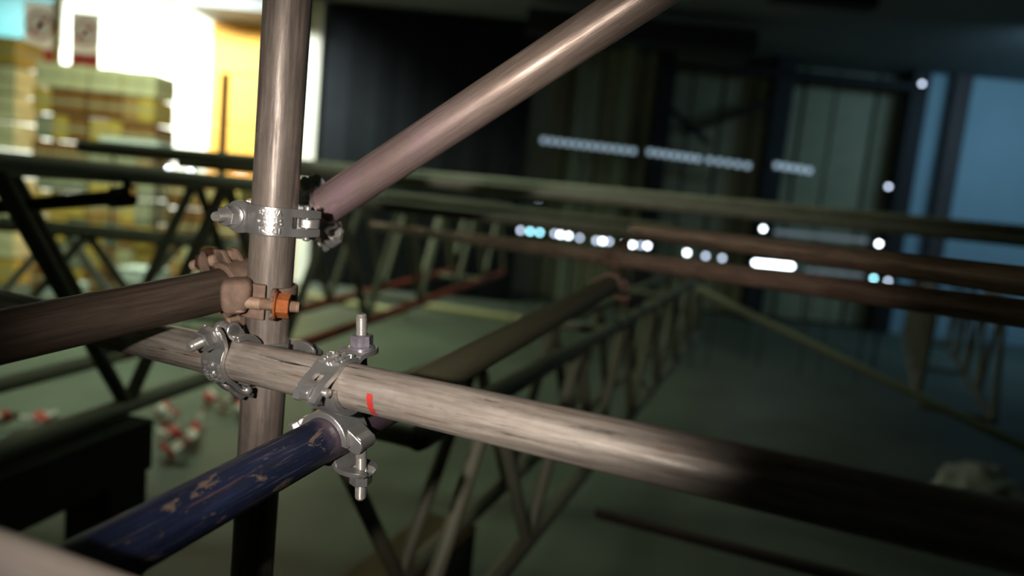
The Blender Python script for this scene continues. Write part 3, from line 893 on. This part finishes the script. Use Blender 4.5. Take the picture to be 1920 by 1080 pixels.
def coupler_half(e, p, axis, front, r, cast, boltm, nutm, text=False, bolt_len=0.040, s=1.0, wide=0.019, nut_label=None, tilt=0.0, bscale=1.0, seat=0.024, pz=-0.002, lugs='fork', off=0.012):
    """one clamp of a coupler. local x = hinge side, y = tube axis, z = front (bolt direction)"""
    y = axis.normalized(); z = (front - y * front.dot(y)).normalized(); x = y.cross(z)
    fr = basis(x, y, z, p)
    key = (round(r, 4), cast.name, s, wide, bolt_len, boltm.name, nutm.name, tilt, bscale, seat, pz, lugs, off)
    bs_ = bscale
    if key not in _cache:
        d = {}
        d['strap'] = strap_mesh(r, cast, s, seat, tilt, -(r + off))
        bm = bmesh.new(); arc_block(bm, r + 0.0004, r + 0.0075 * s, 4, -184, wide * s, 20)
        d['saddle'] = mesh_of(bm, 'saddle', cast, 35)
        # hinge lug: from the saddle past the pin
        bm = bmesh.new(); hx = r + 0.0115
        out = [(r + 0.003, -0.014)] + [(hx + 0.004, -0.012), (r + 0.0255, -0.003), (r + 0.0265, 0.0035), (r + 0.024, 0.0065), (hx + 0.003, 0.0105), (hx - 0.004, 0.0100), (hx - 0.0085, 0.003), (r + 0.0015, -0.004)]
        plate(bm, out, -0.0054, 0.0054); d['hinge_lug'] = mesh_of(bm, 'hinge_lug', cast, 35)
        bm = bmesh.new(); L = 0.0185 * s
        lathe(bm, [(0.0015, -L - 0.0022), (0.0038, -L - 0.0012), (0.0046, -L), (0.0036, -L + 0.0001), (0.0036, L - 0.0001), (0.0046, L), (0.0038, L + 0.0012), (0.0015, L + 0.0022)], 20,
              Matrix.Translation((hx + 0.001, 0, 0.002)) @ Matrix.Rotation(math.pi / 2, 4, 'X'))
        d['hinge_pin'] = mesh_of(bm, 'hinge_pin', boltm, 40)
        # pivot lugs for the bolt
        bm = bmesh.new(); bx = -(r + off)
        if lugs == 'solid':
            out = [(bx + 0.016, -0.020), (bx + 0.0125, 0.004)] + disc_outline(bx, pz + 0.002, 0.0095, 70, 215, 10)
            plate(bm, out, -0.0125, 0.0125)
        else:
            for sg in (-1, 1):
                out = [(bx + 0.017, pz - 0.017), (bx + 0.013, pz + 0.002)] + disc_outline(bx, pz, 0.0095, 60, 230, 10)
                plate(bm, out, sg * 0.0085 - 0.003, sg * 0.0085 + 0.003)
        d['pivot_lug'] = mesh_of(bm, 'pivot_lug', cast, 35)
        # bolt with thread
        bm = bmesh.new(); rs = 0.0058 * bs_; top = seat + TH + bolt_len
        prof = [(rs * 0.7, pz - 0.007), (rs, pz - 0.005), (rs, seat - 0.012)]
        zt = seat - 0.011
        while zt < top - 0.003:
            prof += [(rs, zt), (rs * 0.86, zt + 0.0008)]; zt += 0.0016
        prof += [(rs * 0.95, top - 0.002), (rs * 0.75, top)]
        lathe(bm, prof, 24)
        lathe(bm, [(0.0065, -0.0115), (0.008, -0.010), (0.008, 0.010), (0.0065, 0.0115)], 20, Matrix.Translation((0, 0, pz)) @ Matrix.Rotation(math.pi / 2, 4, 'X'))
        d['bolt'] = mesh_of(bm, 'bolt', boltm, 40)
        bm = bmesh.new(); hex_prof(bm, 0.0118 * bs_, 0, 0.0115 * bs_, 0.001)
        d['nut'] = mesh_of(bm, 'nut', nutm, 25)
        bm = bmesh.new(); lathe(bm, [(a_ * bs_, b_) for a_, b_ in ((0.0125, 0), (0.0138, 0.0006), (0.0138, 0.0018), (0.0118, 0.003))], 32)
        d['washer'] = mesh_of(bm, 'washer', nutm, 40)
        if text:
            d['lettering'] = lettering_mesh(r, cast)
        _cache[key] = d
    d = _cache[key]; bx = -(r + off)
    st = link('strap', d['strap'], e, fr); bevel_mod(st, 0.0013, 2, 35)
    sub = st.modifiers.new('sub', 'SUBSURF'); sub.levels = 2; sub.render_levels = 2
    if text:
        if 'lettering' not in d:
            d['lettering'] = lettering_mesh(r, cast)
        le = link('lettering', d['lettering'], st, fr); le['label'] = 'raised cast lettering'
    for nm in ('saddle', 'hinge_lug') + (('pivot_lug',) if lugs else ()):
        o = link(nm, d[nm], e, fr); bevel_mod(o, 0.0012, 2, 40)
    link('hinge_pin', d['hinge_pin'], e, fr)
    bfr = fr @ Matrix.Translation((bx, 0, 0)) @ Matrix.Rotation(-tilt, 4, 'Y')
    bo = link('bolt', d['bolt'], e, bfr)
    # where the bolt axis meets the ear
    ct, stt = math.cos(tilt), math.sin(tilt)
    zs = seat - (stt / ct) * 0.012 * 0.5 + TH * s
    wa = link('washer', d['washer'], bo, bfr @ Matrix.Translation((0, 0, zs - 0.0004)))
    nu = link('nut', d['nut'], bo, bfr @ Matrix.Translation((0, 0, zs + 0.0022)) @ Matrix.Rotation(0.35, 4, 'Z'))
    if nut_label:
        nu['label'] = nut_label
    return fr


def joiner(e, pa, pb, ra, rb_, cast, rr=0.013):
    d = (pb - pa).normalized()
    bm = bmesh.new(); a = pa + d * (ra + 0.004); b = pb - d * (rb_ + 0.004)
    L = max(0.012, (b - a).length)
    lathe(bm, [(rr, 0), (rr * 1.15, L * 0.25), (rr * 1.15, L * 0.75), (rr, L)], 24)
    link('swivel_pin', mesh_of(bm, 'swivel_pin', cast, 40), e, axis_frame(a, a + d * L))


def toward_cam(p, axis):
    c = (CAM - p); c.z = 0
    c = c - axis * c.dot(axis)
    return c.normalized()


UP = Vector((0, 0, 1))
# C1: swivel coupler, upright + diagonal
p = on(v_top, V, 514, 411)
fc = toward_cam(p, V); rt = V.cross(fc)
ph = math.radians(17)
f1 = fc * math.cos(ph) - rt * math.sin(ph)
e = empty('tube_coupler', p, 'silver coupler with cast lettering joining upright and diagonal tubes', 'coupler', 'silver couplers')
coupler_half(e, p, V, f1, RV, M['cast'], M['bolt'], M['cast'], True, 0.028, tilt=math.radians(18), seat=0.013, off=0.0105)
q = on(br_a, B, 592, 398)
dpv = (q - p).normalized()
coupler_half(e, q, -B, (dpv - B * dpv.dot(B)), RB, M['cast'], M['bolt'], M['cast'], False, 0.026)
joiner(e, p, q, RV, RB, M['cast'])

# C2: rusty coupler, upright + left tube
p = on(v_top, V, 503, 557)
fc = toward_cam(p, V); rt = V.cross(fc)
e = empty('tube_coupler', p, 'dusty rusted coupler with orange nut between upright and left tube', 'coupler')
f2 = rt * math.cos(math.radians(12)) + fc * math.sin(math.radians(12))
coupler_half(e, p, V, f2, RV, M['rust_cast'], M['rust_bolt'], M['rust'], False, 0.026, 1.0, 0.020, 'bright orange rusted nut', bscale=1.17, seat=0.010, pz=-0.024, lugs=None)
q = on(tr_a, T, 441, 539)
side = T.cross(UP).normalized()     # horizontal, right of the tube direction
f3 = -side * math.cos(0.28) - UP * math.sin(0.28)
coupler_half(e, q, -T, f3, RT, M['rust_cast'], M['rust_bolt'], M['rust_dark'], False, 0.040, 1.0, 0.020, bscale=1.15, seat=0.030)
bm = bmesh.new(); bmesh.ops.create_cube(bm, size=1)
bmesh.ops.subdivide_edges(bm, edges=bm.edges[:], cuts=3, use_grid_fill=True)
for v in bm.verts:
    c_ = v.co * 2
    k_ = 1 / (abs(c_.x) ** 4 + abs(c_.y) ** 4 + abs(c_.z) ** 4) ** 0.25
    c_ = c_ * k_
    v.co = Vector((c_.x * 0.0165 * (1 + 0.12 * c_.z), c_.y * 0.018, c_.z * 0.0205 + 0.002 * c_.x))
bfr_ = basis(rt, -fc, V, U(443, 554, 0.758))
bb = link('body_block', mesh_of(bm, 'body_block', M['rust_cast'], 180), e, bfr_); sb_ = bb.modifiers.new('sub', 'SUBSURF'); sb_.levels = 2; sb_.render_levels = 2
# C3: silver coupler, ledger + upright
p = on(l_a, A, 436, 672)
n_l = toward_cam(p, A)
n_l = (n_l - UP * n_l.dot(UP)); n_l = (n_l - A * n_l.dot(A)).normalized()
dn = A.cross(n_l); dn = dn if dn.z < 0 else -dn
tl = math.radians(16)
f4 = n_l * math.cos(tl) + dn * math.sin(tl)
e = empty('tube_coupler', p, 'silver coupler on the long front tube just left of the upright', 'coupler', 'silver couplers')
coupler_half(e, p, A, f4, RL, M['cast'], M['bolt'], M['cast'], True, 0.028, seat=0.014, off=0.0115)
q = on(v_top, V, 497, 662)
coupler_half(e, q, V, -n_l, RV, M['cast'], M['bolt'], M['cast'], False, 0.022)
# C4: silver coupler, ledger + blue tube
p = on(l_a, A, 636, 716)
tl = math.radians(4)
f5 = UP * math.cos(tl) + n_l * math.sin(tl)
e = empty('tube_coupler', p, 'silver coupler beside the red mark joining front tube and blue tube', 'coupler', 'silver couplers')
coupler_half(e, p, A, f5, RL, M['cast'], M['bolt'], M['iris_nut'], True, 0.036, nut_label='nut with purple and blue sheen')
q = on(z_a, Z, 626, 813)
coupler_half(e, q, Z, -UP, RZ, M['cast'], M['bolt'], M['cast'], False, 0.032, seat=0.028, lugs='solid')
# C5: rusty coupler at the far end of the blue tube
q = on(z_a, Z, 1146, 533); p = on(bt0, (bt1 - bt0).normalized(), 1150, 493)
e = empty('tube_coupler', q, 'blurred reddish coupler at the far end of the blue tube', 'coupler')
coupler_half(e, p, (bt1 - bt0).normalized(), UP, 0.0205, M['rust_cast'], M['rust_dark'], M['rust_dark'], False, 0.022)
coupler_half(e, q, Z, -UP, RZ, M['rust_cast'], M['rust_dark'], M['rust_dark'], False, 0.022)
# C6: dark coupler where the dark tube meets the truss chord
e = empty('tube_coupler', U(222, 352, 1.95), 'black blurred coupler on the pale truss chord at left', 'coupler')
q = U(226, 369, 1.925); ax = (U(232, 369, 1.92) - U(-120, 398, 2.02)).normalized()
coupler_half(e, q, ax, UP, 0.021, M['dark_steel'], M['dark_steel'], M['dark_steel'], False, 0.03, 1.3, 0.024)
